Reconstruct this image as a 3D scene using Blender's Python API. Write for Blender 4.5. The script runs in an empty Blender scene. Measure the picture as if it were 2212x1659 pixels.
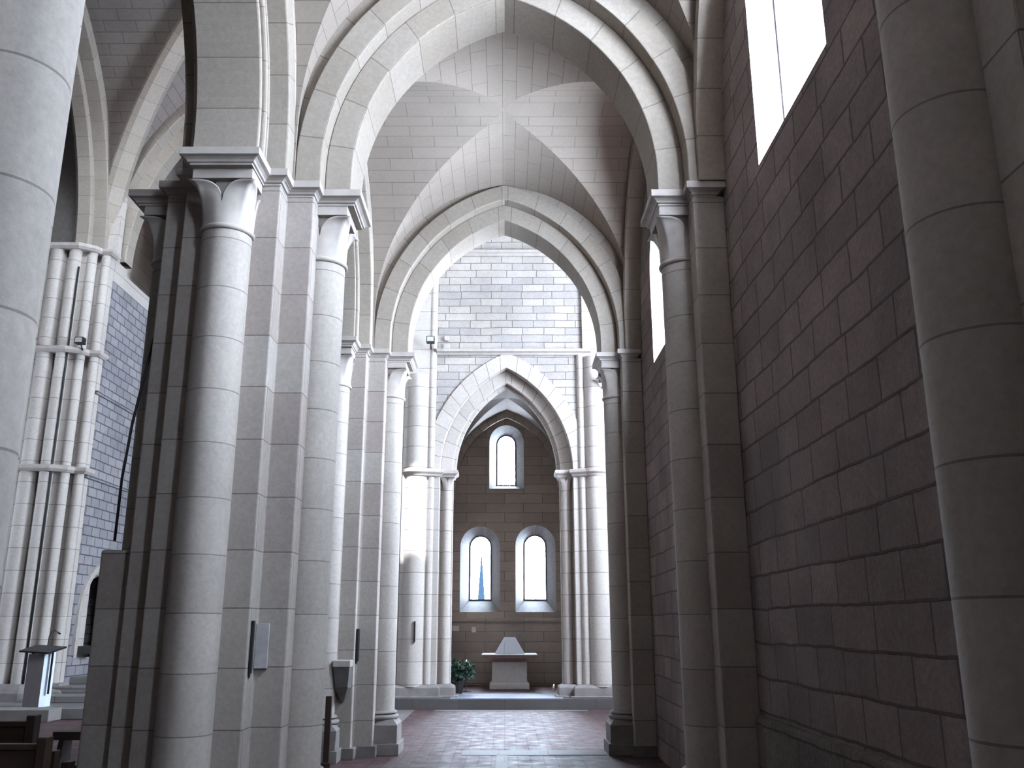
import bpy, math, random
from mathutils import Vector
from mathutils.geometry import tessellate_polygon
random.seed(4)
PI = math.pi
scene = bpy.context.scene
COL = scene.collection

# ------------------------------------------------------------------ materials
def nd(nt, t, **kw):
    n = nt.nodes.new(t)
    for k, v in kw.items():
        setattr(n, k, v)
    return n

def stone(name, bw, rh, c1, c2, mc, ms=.006, bump=.35, rough=.85, wob=0.0, stain=.25, offs=.5, grain=.12, msm=.15, blotch=None, spec=.3, stcol=None):
    K = .48; W = (1.05, .985, .945); c1, c2, mc = [tuple(x*K*w for x, w in zip(c, W)) for c in (c1, c2, mc)]; stcol = tuple(x*K for x in (stcol or (.2, .19, .18)))
    m = bpy.data.materials.new(name); m.use_nodes = True
    nt = m.node_tree; nt.nodes.clear(); L = nt.links.new
    out = nd(nt, 'ShaderNodeOutputMaterial'); bs = nd(nt, 'ShaderNodeBsdfPrincipled')
    bs.inputs['Roughness'].default_value = rough
    bs.inputs['Specular IOR Level'].default_value = spec
    L(bs.outputs[0], out.inputs[0])
    tc = nd(nt, 'ShaderNodeTexCoord'); geo = nd(nt, 'ShaderNodeNewGeometry')
    vec = tc.outputs['UV']
    if wob > 0:
        for sc_, am in ((1.3, wob), (7.0, wob * .3)):
            nz = nd(nt, 'ShaderNodeTexNoise'); nz.inputs['Scale'].default_value = sc_; nz.inputs['Detail'].default_value = 2
            L(tc.outputs['UV'], nz.inputs['Vector'])
            s1 = nd(nt, 'ShaderNodeVectorMath', operation='SUBTRACT'); s1.inputs[1].default_value = (.5, .5, .5)
            s2 = nd(nt, 'ShaderNodeVectorMath', operation='SCALE'); s2.inputs['Scale'].default_value = am
            s3 = nd(nt, 'ShaderNodeVectorMath', operation='ADD')
            L(nz.outputs['Color'], s1.inputs[0]); L(s1.outputs[0], s2.inputs[0])
            L(vec, s3.inputs[0]); L(s2.outputs[0], s3.inputs[1]); vec = s3.outputs[0]
    br = nd(nt, 'ShaderNodeTexBrick'); br.offset = offs; br.squash = 1.45 if wob > .02 else 1.0; br.squash_frequency = 3
    br.inputs['Scale'].default_value = 1; br.inputs['Brick Width'].default_value = bw; br.inputs['Row Height'].default_value = rh
    br.inputs['Mortar Size'].default_value = ms; br.inputs['Mortar Smooth'].default_value = msm
    br.inputs['Color1'].default_value = (*c1, 1); br.inputs['Color2'].default_value = (*c2, 1); br.inputs['Mortar'].default_value = (*mc, 1)
    L(vec, br.inputs['Vector'])
    n1 = nd(nt, 'ShaderNodeTexNoise'); n1.inputs['Scale'].default_value = .9; n1.inputs['Detail'].default_value = 5; n1.inputs['Roughness'].default_value = .6
    n2 = nd(nt, 'ShaderNodeTexNoise'); n2.inputs['Scale'].default_value = 26; n2.inputs['Detail'].default_value = 5; n2.inputs['Roughness'].default_value = .7
    L(geo.outputs['Position'], n1.inputs['Vector']); L(geo.outputs['Position'], n2.inputs['Vector'])
    def mapr(src, a, b, lo, hi):
        r = nd(nt, 'ShaderNodeMapRange'); L(src, r.inputs[0])
        for i, v in enumerate((a, b, lo, hi)): r.inputs[i + 1].default_value = v
        return r.outputs[0]
    def mul(col, fac):
        mx = nd(nt, 'ShaderNodeMix', data_type='RGBA', blend_type='MULTIPLY'); mx.inputs[0].default_value = 1
        L(col, mx.inputs[6]); L(fac, mx.inputs[7]); return mx.outputs[2]
    col = mul(br.outputs['Color'], mapr(n1.outputs[0], .3, .7, 1 - stain, 1 + stain * .35))
    col = mul(col, mapr(n2.outputs[0], .3, .7, 1 - grain, 1 + grain))
    if blotch:
        n3 = nd(nt, 'ShaderNodeTexNoise'); n3.inputs['Scale'].default_value = 1.7; n3.inputs['Detail'].default_value = 6; n3.inputs['Roughness'].default_value = .65
        n3.inputs['Distortion'].default_value = .6
        L(geo.outputs['Position'], n3.inputs['Vector'])
        f = mapr(n3.outputs[0], .52, .68, 0, blotch)
        mx = nd(nt, 'ShaderNodeMix', data_type='RGBA'); L(f, mx.inputs[0]); L(col, mx.inputs[6])
        mx.inputs[7].default_value = (*stcol, 1); col = mx.outputs[2]
    L(col, bs.inputs['Base Color'])
    # pits: sparse small dark holes
    bp = nd(nt, 'ShaderNodeBump'); bp.inputs['Strength'].default_value = bump; bp.inputs['Distance'].default_value = .012
    a = nd(nt, 'ShaderNodeMath', operation='MULTIPLY_ADD'); L(br.outputs['Fac'], a.inputs[0]); a.inputs[1].default_value = -1.0
    b = nd(nt, 'ShaderNodeMath', operation='MULTIPLY'); L(n2.outputs[0], b.inputs[0]); b.inputs[1].default_value = .45 + wob * 4
    L(b.outputs[0], a.inputs[2]); L(a.outputs[0], bp.inputs['Height']); L(bp.outputs[0], bs.inputs['Normal'])
    return m

def plain(name, c, rough=.6, metal=0, emit=0, var=.12, scale=12, bump=.1, spec=.4):
    m = bpy.data.materials.new(name); m.use_nodes = True
    nt = m.node_tree; bs = nt.nodes['Principled BSDF']; L = nt.links.new
    bs.inputs['Roughness'].default_value = rough; bs.inputs['Metallic'].default_value = metal; bs.inputs['Specular IOR Level'].default_value = spec
    if emit:
        bs.inputs['Emission Color'].default_value = (*c, 1); bs.inputs['Emission Strength'].default_value = emit
        bs.inputs['Base Color'].default_value = (*c, 1); return m
    geo = nd(nt, 'ShaderNodeNewGeometry')
    nz = nd(nt, 'ShaderNodeTexNoise'); nz.inputs['Scale'].default_value = scale; nz.inputs['Detail'].default_value = 4
    L(geo.outputs['Position'], nz.inputs['Vector'])
    cr = nd(nt, 'ShaderNodeMapRange'); L(nz.outputs[0], cr.inputs[0]); cr.inputs[1].default_value = .3; cr.inputs[2].default_value = .7
    cr.inputs[3].default_value = 1 - var; cr.inputs[4].default_value = 1 + var
    mx = nd(nt, 'ShaderNodeMix', data_type='RGBA', blend_type='MULTIPLY'); mx.inputs[0].default_value = 1
    mx.inputs[6].default_value = (*c, 1); L(cr.outputs[0], mx.inputs[7]); L(mx.outputs[2], bs.inputs['Base Color'])
    bp = nd(nt, 'ShaderNodeBump'); bp.inputs['Strength'].default_value = bump; bp.inputs['Distance'].default_value = .01
    L(nz.outputs[0], bp.inputs['Height']); L(bp.outputs[0], bs.inputs['Normal'])
    return m

def wood(name, c1, c2):
    m = bpy.data.materials.new(name); m.use_nodes = True
    nt = m.node_tree; bs = nt.nodes['Principled BSDF']; L = nt.links.new
    geo = nd(nt, 'ShaderNodeNewGeometry'); mp = nd(nt, 'ShaderNodeMapping'); mp.inputs['Scale'].default_value = (1, 14, 14)
    L(geo.outputs['Position'], mp.inputs[0])
    nz = nd(nt, 'ShaderNodeTexNoise'); nz.inputs['Scale'].default_value = 3; nz.inputs['Detail'].default_value = 5; L(mp.outputs[0], nz.inputs['Vector'])
    mx = nd(nt, 'ShaderNodeMix', data_type='RGBA'); L(nz.outputs[0], mx.inputs[0]); mx.inputs[6].default_value = (*c1, 1); mx.inputs[7].default_value = (*c2, 1)
    L(mx.outputs[2], bs.inputs['Base Color']); bs.inputs['Roughness'].default_value = .45
    return m

def glassmat():
    m = bpy.data.materials.new('window_glass'); m.use_nodes = True
    nt = m.node_tree; nt.nodes.clear(); L = nt.links.new
    out = nd(nt, 'ShaderNodeOutputMaterial'); tr = nd(nt, 'ShaderNodeBsdfTransparent'); gl = nd(nt, 'ShaderNodeBsdfGlossy')
    tr.inputs[0].default_value = (.93, .96, 1, 1); gl.inputs['Roughness'].default_value = .08
    mx = nd(nt, 'ShaderNodeMixShader'); mx.inputs[0].default_value = .05; L(tr.outputs[0], mx.inputs[1]); L(gl.outputs[0], mx.inputs[2]); L(mx.outputs[0], out.inputs[0])
    return m

PA, PB, PM = (.635, .60, .565), (.52, .46, .425), (.27, .24, .225)
M = {}
M['pier'] = stone('pier_limestone', .95, .43, PA, PB, PM, ms=.005, stain=.18, blotch=.16, stcol=(.40, .36, .31), wob=.004)
M['drum'] = stone('shaft_limestone', 60, .42, (.645, .60, .565), (.57, .53, .495), (.33, .30, .28), ms=.005, stain=.16, blotch=.14, stcol=(.42, .38, .34))
M['arch'] = stone('voussoir_limestone', 60, .43, (.50, .455, .40), (.44, .395, .335), (.26, .23, .2), ms=.005, stain=.14, blotch=.12, stcol=(.45, .39, .3))
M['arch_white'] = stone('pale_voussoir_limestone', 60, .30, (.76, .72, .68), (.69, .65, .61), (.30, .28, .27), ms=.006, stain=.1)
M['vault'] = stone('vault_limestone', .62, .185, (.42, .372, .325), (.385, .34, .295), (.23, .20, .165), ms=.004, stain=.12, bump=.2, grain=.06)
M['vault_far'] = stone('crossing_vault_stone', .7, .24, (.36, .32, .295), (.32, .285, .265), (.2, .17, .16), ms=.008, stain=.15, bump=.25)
M['rough'] = stone('rough_side_wall_stone', .44, .245, (.46, .38, .365), (.33, .275, .268), (.18, .145, .145), ms=.010, bump=.9, stain=.35, wob=.055, blotch=.45, stcol=(.22, .20, .195), grain=.2, msm=.3)
M['foot'] = stone('dark_rough_footing', .8, .3, (.30, .27, .24), (.24, .215, .2), (.14, .12, .11), ms=.008, bump=1.0, stain=.4, wob=.07, blotch=.6, stcol=(.18, .17, .15), grain=.35, msm=.4)
M['block'] = stone('irregular_wall_blocks', .47, .172, (.72, .67, .625), (.54, .52, .51), (.25, .235, .23), ms=.009, bump=.5, stain=.25, wob=.04, blotch=.35, stcol=(.45, .45, .48), msm=.2)
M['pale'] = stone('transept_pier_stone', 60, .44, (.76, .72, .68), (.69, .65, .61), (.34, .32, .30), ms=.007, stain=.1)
M['choir'] = stone('choir_wall_stone', .38, .20, (.47, .47, .49), (.36, .365, .40), (.13, .13, .16), ms=.014, bump=.6, stain=.25, wob=.02, msm=.2)
M['chapel'] = stone('chapel_wall_stone', .95, .24, (.60, .53, .47), (.48, .42, .37), (.27, .23, .2), ms=.007, stain=.22, wob=.012, blotch=.2, stcol=(.24, .22, .19))
M['cvault'] = stone('chapel_vault_stone', .8, .3, (.40, .375, .345), (.37, .345, .32), (.28, .26, .24), ms=.003, stain=.1)
M['shell'] = plain('dark_old_plaster', (.13, .115, .105), .9)
M['mould'] = plain('moulded_limestone', (.325, .284, .258), .8, var=.10, scale=9)
M['splay'] = plain('window_splay_plaster', (.155, .155, .155), .85, var=.12, scale=14)
M['plinth'] = plain('plinth_stone', (.17, .15, .14), .8, var=.16, scale=6)
M['plinthd'] = plain('dark_plinth_stone', (.12, .105, .098), .8, var=.2, scale=6)
M['altar'] = plain('altar_stone', (.52, .50, .485), .75, var=.08)
M['red_stone'] = plain('reddish_cornice_stone', (.30, .20, .185), .75, var=.12)
M['tabern'] = plain('white_tabernacle', (.62, .66, .74), .6, var=.03, scale=3)
M['black'] = plain('black_metal', (.012, .012, .013), .4, var=.1)
M['dark'] = plain('dark_object', (.03, .028, .026), .5)
M['steel'] = plain('grey_painted_metal', (.33, .32, .32), .5)
M['darkfont'] = plain('dark_font_stone', (.11, .10, .095), .6, var=.2)
M['bluewhite'] = plain('blue_white_panel', (.62, .68, .8), .4, var=.03)
M['taupe'] = plain('taupe_stone_panel', (.13, .11, .11), .7, var=.06)
M['wood'] = wood('dark_oak', (.014, .008, .005), (.035, .02, .012))
M['leaf'] = plain('dark_leaves', (.018, .042, .026), .5, var=.6, scale=30)
M['pot'] = plain('dark_pot', (.03, .028, .025), .5)
M['wax'] = plain('candle_wax', (.75, .70, .55), .4, var=.03)
M['flame'] = plain('candle_flame', (1, .82, .35), emit=5)
M['slate'] = plain('slate_blue_roof', (.0025, .0045, .007), .9, spec=.0)
M['frame'] = plain('window_lead_frame', (.09, .09, .12), .5)
M['cloud'] = plain('cable_black', (.015, .015, .015), .6)
M['glass'] = glassmat()

def floor_mat():
    m = stone('terracotta_floor_tiles', .16, .16, (.185, .112, .115), (.13, .085, .09), (.07, .06, .062), ms=.007, bump=.6, rough=.5, wob=.008, stain=.3, offs=.0, grain=.18, spec=.12)
    nt = m.node_tree; L = nt.links.new
    bs = [n for n in nt.nodes if n.type == 'BSDF_PRINCIPLED'][0]
    geo = nd(nt, 'ShaderNodeNewGeometry'); nz = nd(nt, 'ShaderNodeTexNoise'); nz.inputs['Scale'].default_value = 5; nz.inputs['Detail'].default_value = 3
    L(geo.outputs['Position'], nz.inputs['Vector'])
    r = nd(nt, 'ShaderNodeMapRange'); L(nz.outputs[0], r.inputs[0]); r.inputs[1].default_value = .3; r.inputs[2].default_value = .7; r.inputs[3].default_value = .42; r.inputs[4].default_value = .66
    L(r.outputs[0], bs.inputs['Roughness'])
    return m
M['floor'] = floor_mat()
M['slab'] = stone('grey_paving_slabs', .9, .5, (.17, .16, .165), (.14, .13, .135), (.12, .11, .1), ms=.008, rough=.55, stain=.2, spec=.2)
M['thresh'] = plain('polished_pale_slab', (.20, .22, .27), .3, var=.08, scale=4, bump=.02, spec=.35)
M['choirfloor'] = stone('pale_choir_paving', 1.2, .6, (.34, .335, .33), (.28, .275, .27), (.14, .13, .13), ms=.008, rough=.5, stain=.2)

# ------------------------------------------------------------------ mesh builder
class MB:
    def __init__(s): s.v = []; s.f = []; s.uv = []; s.sm = []
    def face(s, pts, uvs=None, smooth=False):
        b = len(s.v); s.v += [tuple(p) for p in pts]; s.f.append(list(range(b, b + len(pts))))
        s.uv.append(uvs or [(p[0], p[2] if len(p) > 2 else 0) for p in pts]); s.sm.append(smooth)
    def box(s, x0, y0, z0, x1, y1, z1):
        s.prism([(x0, y0), (x1, y0), (x1, y1), (x0, y1)], z0, z1)
    def prism(s, poly, z0, z1, top=True, bot=True, poly2=None, u0=0):
        n = len(poly); p2 = poly2 or poly; u = u0
        for i in range(n):
            a, b = poly[i], poly[(i + 1) % n]; c, d = p2[(i + 1) % n], p2[i]
            l = math.dist(a, b)
            s.face([(a[0], a[1], z0), (b[0], b[1], z0), (c[0], c[1], z1), (d[0], d[1], z1)],
                   [(u, z0), (u + l, z0), (u + l, z1), (u, z1)])
            u += l
        for on, P, z, fl in ((top, p2, z1, False), (bot, poly, z0, True)):
            if on:
                for t in tessellate_polygon([[Vector((p[0], p[1], 0)) for p in P]]):
                    q = [P[k] for k in t]
                    ar = (q[1][0]-q[0][0])*(q[2][1]-q[0][1])-(q[1][1]-q[0][1])*(q[2][0]-q[0][0])
                    if (ar < 0) != fl: q.reverse()
                    s.face([(p[0], p[1], z) for p in q], [(p[0], p[1]) for p in q])
    def cyl(s, cx, cy, r, z0, z1, n=32, r2=None, cap=False, a0=0, a1=2 * PI, v0=None):
        r2 = r if r2 is None else r2
        for i in range(n):
            a, b = a0 + (a1 - a0) * i / n, a0 + (a1 - a0) * (i + 1) / n
            s.face([(cx + r*math.cos(a), cy + r*math.sin(a), z0), (cx + r*math.cos(b), cy + r*math.sin(b), z0),
                    (cx + r2*math.cos(b), cy + r2*math.sin(b), z1), (cx + r2*math.cos(a), cy + r2*math.sin(a), z1)],
                   [(a*r+7, z0), (b*r+7, z0), (b*r+7, z1), (a*r+7, z1)], True)
        if cap:
            for r_, z, f in ((r2, z1, 1), (r, z0, -1)):
                if r_ > 1e-4:
                    s.face([(cx + r_*math.cos(f*2*PI*i/n), cy + r_*math.sin(f*2*PI*i/n), z) for i in range(n)])
    def lathe(s, cx, cy, prof, n=32):
        for (r, z), (r2, z2) in zip(prof, prof[1:]):
            s.cyl(cx, cy, r, z, z2, n, r2)
    def tube(s, pts, r, n=8):
        pts = [Vector(p) for p in pts]; rings = []
        for i, p in enumerate(pts):
            t = (pts[min(i+1, len(pts)-1)] - pts[max(i-1, 0)]).normalized()
            a = t.orthogonal().normalized() if i == 0 else (a - a.dot(t)*t).normalized()
            b = t.cross(a)
            rr = r[i] if isinstance(r, (list, tuple)) else r
            rings.append([p + a*math.cos(2*PI*k/n)*rr + b*math.sin(2*PI*k/n)*rr for k in range(n)])
        for A, B in zip(rings, rings[1:]):
            for k in range(n):
                s.face([A[k], A[(k+1) % n], B[(k+1) % n], B[k]], None, True)
        s.face(list(reversed(rings[0]))); s.face(rings[-1])
    def build(s, name, mat, parent=None, merge=True, bevel=0):
        me = bpy.data.meshes.new(name); 
        if merge:
            idx = {}; vv = []; ff = []
            for f in s.f:
                g = []
                for i in f:
                    k = tuple(round(c, 5) for c in s.v[i])
                    if k not in idx: idx[k] = len(vv); vv.append(k)
                    g.append(idx[k])
                ff.append(g)
            ok = [len(set(g)) == len(g) for g in ff]
            # degenerate faces: drop repeated verts
            F = []; U = []; S = []
            for g, u, sm, o in zip(ff, s.uv, s.sm, ok):
                if not o:
                    gg = []; uu = []
                    for a, b in zip(g, u):
                        if a not in gg: gg.append(a); uu.append(b)
                    g, u = gg, uu
                if len(g) >= 3: F.append(g); U.append(u); S.append(sm)
        else:
            vv, F, U, S = s.v, s.f, s.uv, s.sm
        me.from_pydata(vv, [], F)
        uvl = me.uv_layers.new(name='UVMap')
        k = 0
        for u in U:
            for c in u:
                uvl.data[k].uv = c; k += 1
        for p, sm in zip(me.polygons, S): p.use_smooth = sm
        me.materials.append(mat)
        o = bpy.data.objects.new(name, me); COL.objects.link(o)
        if parent: o.parent = parent
        if bevel:
            b = o.modifiers.new('bevel', 'BEVEL'); b.width = bevel; b.segments = 2; b.limit_method = 'ANGLE'; b.angle_limit = math.radians(40)
        return o

def thing(name, label, cat, loc=(0, 0, 0), rz=0, group=None):
    o = bpy.data.objects.new(name, None); COL.objects.link(o); o.empty_display_size = .2
    o.location = loc; o.rotation_euler = (0, 0, rz); o['label'] = label; o['category'] = cat
    if group: o['group'] = group
    return o
def tag(o, label, cat, group=None):
    o['label'] = label; o['category'] = cat
    if group: o['group'] = group
    return o
def struct(o, label=None):
    o['kind'] = 'structure'
    if label: o['label'] = label
    return o
def copy_tree(o, parent=None):
    c = o.copy(); COL.objects.link(c)
    if parent: c.parent = parent
    for ch in list(o.children): copy_tree(ch, c)
    return c
def dup(o, label, loc):
    c = copy_tree(o); c.location = loc; c['label'] = label; return c

def offset(poly, d):
    n = len(poly); out = []
    for i in range(n):
        p0, p1, p2 = poly[i-1], poly[i], poly[(i+1) % n]
        e1 = ((p1[0]-p0[0]), (p1[1]-p0[1])); e2 = ((p2[0]-p1[0]), (p2[1]-p1[1]))
        l1, l2 = math.hypot(*e1), math.hypot(*e2)
        n1 = (e1[1]/l1, -e1[0]/l1); n2 = (e2[1]/l2, -e2[0]/l2)
        k = 1 + n1[0]*n2[0] + n1[1]*n2[1]
        out.append((p1[0] + d*(n1[0]+n2[0])/k, p1[1] + d*(n1[1]+n2[1])/k))
    return out
def loft(mb, poly, prof):
    """prof: list of (outward offset, z) from bottom to top"""
    for i in range(len(prof) - 1):
        mb.prism(offset(poly, prof[i][0]), prof[i][1], prof[i+1][1], top=(i == len(prof)-2), bot=(i == 0), poly2=offset(poly, prof[i+1][0]))

# ------------------------------------------------------------------ piers
ZI = 5.33       # impost top
ABP = [(-.085, 5.125), (-.085, 5.205), (-.07, 5.205), (-.07, 5.222), (-.055, 5.226), (-.048, 5.242), (-.028, 5.258), (0, 5.268), (0, ZI)]

def capital(mb, r, ax, rot=0, z0=4.735, z1=5.13, hw=.235):
    """four broad plain leaves curling out under the corners, deep V between them"""
    n = 96; m = 14; H = z1 - z0
    def P(i, j, inner=0.0):
        ph = 2*PI*i/n
        q = abs((ph % (PI/2)) - PI/4) / (PI/4)        # 0 on the corner, 1 between leaves
        zt = z1 - .004 - .50*H*(1 - math.sqrt(max(0, 1 - q**2.6)))
        t = j / m
        sq = min(hw / max(abs(math.cos(ph)), abs(math.sin(ph))), hw*1.40)
        top = (sq - r) * (1.04 - .55*q**3)
        z = z0 + (zt - z0) * t
        th = (z - z0)/H
        R = r + .008 + top * (.20*th + .86*th**2.6) + .010*max(0, 1 - q*7)*th
        if t > .86:                                   # curled lip
            k = (t - .86)/.14; R += .03*k*(1-q); z -= .03*k*k*(1-q)*H/.4
        R -= inner
        return (ax[0] + R*math.cos(ph), ax[1] + R*math.sin(ph), z)
    for i in range(n):
        for j in range(m):
            mb.face([P(i, j), P(i+1, j), P(i+1, j+1), P(i, j+1)], [(0, .1)]*4, True)
            if j > m//2: mb.face([P(i, j+1, .022), P(i+1, j+1, .022), P(i+1, j, .022), P(i, j, .022)], [(0, .1)]*4, True)
        mb.face([P(i, m), P(i+1, m), P(i+1, m, .022), P(i, m, .022)], [(0, .1)]*4)
    k = hw/.235
    mb.lathe(ax[0], ax[1], [(r - .005, z0), (r - .03, z0+.5*H), (r - .03, z1)], 32)
    # small second row leaf tips seen in the notches
    for d in range(4):
        a = d*PI/2; c, s_ = math.cos(a), math.sin(a)
        T = lambda u, v, z: (ax[0] + c*u - s_*v, ax[1] + s_*u + c*v, z)
        w = .075*k; x0 = r - .03; x1 = hw*.80
        mb.face([T(x0, -w*.2, z0+.5*H), T(x0, w*.2, z0+.5*H), T(x1*.93, w, z1-.03), T(x1*.93, -w, z1-.03)], [(0, .1)]*4, True)
        mb.face([T(x1*.93, -w, z1-.03), T(x1*.93, w, z1-.03), T(x1, w*.8, z1), T(x1, -w*.8, z1)], [(0, .1)]*4, True)

def torus_prof(r, z, rr, n=8):
    return [(r + rr*math.cos(a), z + rr*math.sin(a)) for a in [(-PI/2 + PI*k/n) for k in range(n+1)]]

def shaft_parts(root, ax, r, dirv, block=True, zbase=.52):
    """half shaft with capital, collar and base, pointing along dirv"""
    s = MB(); s.cyl(ax[0], ax[1], r, zbase, 4.76, 40)
    sh = s.build('shaft', M['drum'], root)
    c = MB(); capital(c, r, ax); cp = c.build('capital', M['mould'], sh)
    t = MB(); t.lathe(ax[0], ax[1], [(r, 4.70)] + torus_prof(r, 4.722, .024) + [(r, 4.746)], 40); t.build('collar', M['mould'], sh)
    dx, dy = dirv; px, py = -dy, dx
    def rect(h, k0, k1): # half width, from ax-k0 to ax+k1 along dir
        P = [(ax[0]+dx*k1+px*h, ax[1]+dy*k1+py*h), (ax[0]-dx*k0+px*h, ax[1]-dy*k0+py*h), (ax[0]-dx*k0-px*h, ax[1]-dy*k0-py*h), (ax[0]+dx*k1-px*h, ax[1]+dy*k1-py*h)]
        ar = sum(P[i][0]*P[(i+1) % 4][1]-P[(i+1) % 4][0]*P[i][1] for i in range(4))
        return P if ar > 0 else P[::-1]
    b = MB(); b.prism(rect(.245, .05, .245), 5.12, 5.208); b.build('capital_block', M['mould'], sh, bevel=.004)
    q = MB(); R1 = rect(.27, .03, .27)
    q.prism(offset(R1, .03), 0, .14); q.prism(R1, .14, .36, poly2=R1)
    q.prism(R1, .36, .42, poly2=offset(R1, -.05), bot=False)
    q.lathe(ax[0], ax[1], [(r+.05, .40)] + torus_prof(r+.03, .445, .03) + [(r+.01, .48), (r+.035, .49), (r+.04, .50), (r+.02, .52), (r, .525)], 32)
    q.build('base', M['plinth'], sh, bevel=.006)
    return sh

def quadsym(q):
    """q: first-quadrant points from +x axis to +y axis (ccw)"""
    P = list(q) + [(-x, y) for x, y in q[::-1]] + [(-x, -y) for x, y in q] + [(x, -y) for x, y in q[::-1]]
    return P
CORE = quadsym([(.64, .41), (.40, .41), (.40, .62)])
ABAC = quadsym([(1.03, .325), (.70, .325), (.70, .485), (.47, .485), (.47, .70), (.325, .70), (.325, 1.055)])

def make_pier(label, loc, r=.2, nave_block=False):
    t = thing('compound_pier', label, 'pier', loc, 0, 'compound piers of the arcade')
    c = MB(); c.prism(CORE, 0, 5.215, top=False, bot=False); c.build('core', M['pier'], t, bevel=.012)
    p = MB(); p.prism(offset(CORE, .05), 0, .13); p.build('plinth', M['plinthd'], t, bevel=.01)
    for ax, d in (((.66, 0), (1, 0)), ((-.66, 0), (-1, 0)), ((0, .68), (0, 1)), ((0, -.68), (0, -1))):
        shaft_parts(t, ax, r, d)
    a = MB(); loft(a, ABAC, ABP[2:]); a.build('abacus', M['mould'], t, bevel=.003)
    if nave_block:
        b = MB(); b.box(-.93, -.27, 0, -.6, .27, 2.18); b.build('shaft_block', M['pier'], t, bevel=.02)
    return t

AY = [2.62, 7.51, 12.40]   # left pier line (Y)
AX = -2.304
L1 = make_pier('tall pale limestone pier at left with shaded arcade shaft, leafy capitals and stepped abacus', (AX, AY[1], 0), .2, True)
L0 = make_pier('smooth bluish round shaft cropped by the left edge of the photo', (AX, AY[0], 0), .172)
L2 = dup(L1, 'smaller limestone pier beyond the tall left one, with dark square base beside the tiles', (AX, AY[2], 0))
for ch in list(L2.children):
    if ch.name.startswith('shaft_block'): bpy.data.objects.remove(ch)

WX = 1.92      # right wall plane
def make_wall_pier(label, loc, r=.2):
    """local origin on wall plane, projecting to -x"""
    t = thing('engaged_wall_pier', label, 'pier', loc, 0, 'engaged piers on the side wall')
    core = [(-.28, -.41), (.0, -.41), (.0, .41), (-.28, .41)]
    c = MB(); c.prism(core, 0, 5.215, top=False, bot=False); c.build('core', M['pier'], t, bevel=.012)
    shaft_parts(t, (-.30, 0), r, (-1, 0))
    ab = [(-.62, -.325), (-.34, -.325), (-.34, -.485), (0, -.485), (0, .485), (-.34, .485), (-.34, .325), (-.62, .325)]
    a = MB(); loft(a, ab, ABP[2:]); a.build('abacus', M['mould'], t, bevel=.003)
    p = MB(); p.prism(offset(core, .04), 0, .13); p.build('plinth', M['plinthd'], t)
    return t
R1 = make_wall_pier('engaged pier of round shaft and flat strip on the rough side wall, mid right', (WX, AY[1], 0))
R2 = dup(R1, 'farther right engaged pier carrying the smaller arch, its dark base beside the tiles', (WX, AY[2], 0))
R0 = dup(R1, 'big shadowed round shaft near the right edge of the photo', (WX, 2.87, 0))

# ------------------------------------------------------------------ arches
def arch_curve(a, c, r, zs, z0, n=20):
    """list of (x, z) from left foot over apex to right foot; n points per side"""
    th = math.acos(c / r) if c / r < 1 else 0
    right = []
    for i in range(n + 1):
        an = th * i / n
        right.append((-c + r*math.cos(an), zs + r*math.sin(an)))
    rt = ([(a, z0)] if z0 < zs - 1e-6 else []) + right
    lf = [(-x, z) for x, z in rt]
    return lf + rt[::-1][1:]

def ring(mb, fmap, a, c, zs, z0, t, d0, d1, n=20, ends=False):
    """voussoir ring. fmap(x, z, d)->xyz ; radial from a to a+t ; thickness d0..d1"""
    A = arch_curve(a, c, a + c, zs, z0, n); B = arch_curve(a + t, c, a + c + t, zs, z0, n)
    s = 0; h = len(A)//2
    L = [0]
    for p, q in zip(A, A[1:]): L.append(L[-1] + math.dist(p, q))
    tot = L[-1]
    sc = [ (l if l <= tot/2 else tot - l) + (0 if l <= tot/2 else .0) for l in L]
    for i in range(len(A) - 1):
        s0, s1 = sc[i], sc[i+1]
        if i >= h: s0, s1 = s0 + 40, s1 + 40
        a0, a1, b0, b1 = A[i], A[i+1], B[i], B[i+1]
        F = lambda p, d: fmap(p[0], p[1], d)
        mb.face([F(a0, d0), F(a1, d0), F(a1, d1), F(a0, d1)], [(0, s0), (0, s1), (d1-d0, s1), (d1-d0, s0)], False)
        mb.face([F(b0, d0), F(b0, d1), F(b1, d1), F(b1, d0)], [(0, s0), (d1-d0, s0), (d1-d0, s1), (0, s1)], False)
        mb.face([F(a0, d0), F(b0, d0), F(b1, d0), F(a1, d0)], [(0, s0), (t, s0), (t, s1), (0, s1)])
        mb.face([F(a0, d1), F(a1, d1), F(b1, d1), F(b0, d1)], [(0, s0), (0, s1), (t, s1), (t, s0)])

def two_order_arch(name, label, loc, axis, a, c, t1=.24, t2=.47, h1=.27, h2=.45, zs=5.52, z0=ZI, mat='arch', cat='arch', group=None):
    root = thing(name, label, cat, loc, 0, group)
    fm = (lambda x, z, d: (x, d, z)) if axis == 'x' else (lambda x, z, d: (d, x, z))
    m1 = MB(); ring(m1, fm, a, c, zs, z0, t1, -h1, h1, 24); m1.build('inner_order', M[mat], root, bevel=.012)
    if axis == 'y':
        for q in (-1, 1):
            m3 = MB(); ring(m3, fm, a + .045, c, zs, z0, .06, min(q*(h1-.01), q*(h1+.035)), max(q*(h1-.01), q*(h1+.035)), 24); ring(m3, fm, a + .14, c, zs, z0, .05, min(q*(h1-.01), q*(h1+.03)), max(q*(h1-.01), q*(h1+.03)), 24); m3.build('edge_roll', M[mat], root, bevel=.015)
    m2 = MB(); ring(m2, fm, a + t1, c, zs, z0, t2 - t1, -h2, h2, 24); m2.build('outer_order', M[mat], root, bevel=.012)
    m4 = MB(); ring(m4, fm, a + t2, c, zs, z0, .16, -h2+.05, h2-.05, 24); m4.build('back_order', M[mat], root)
    return root
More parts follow.
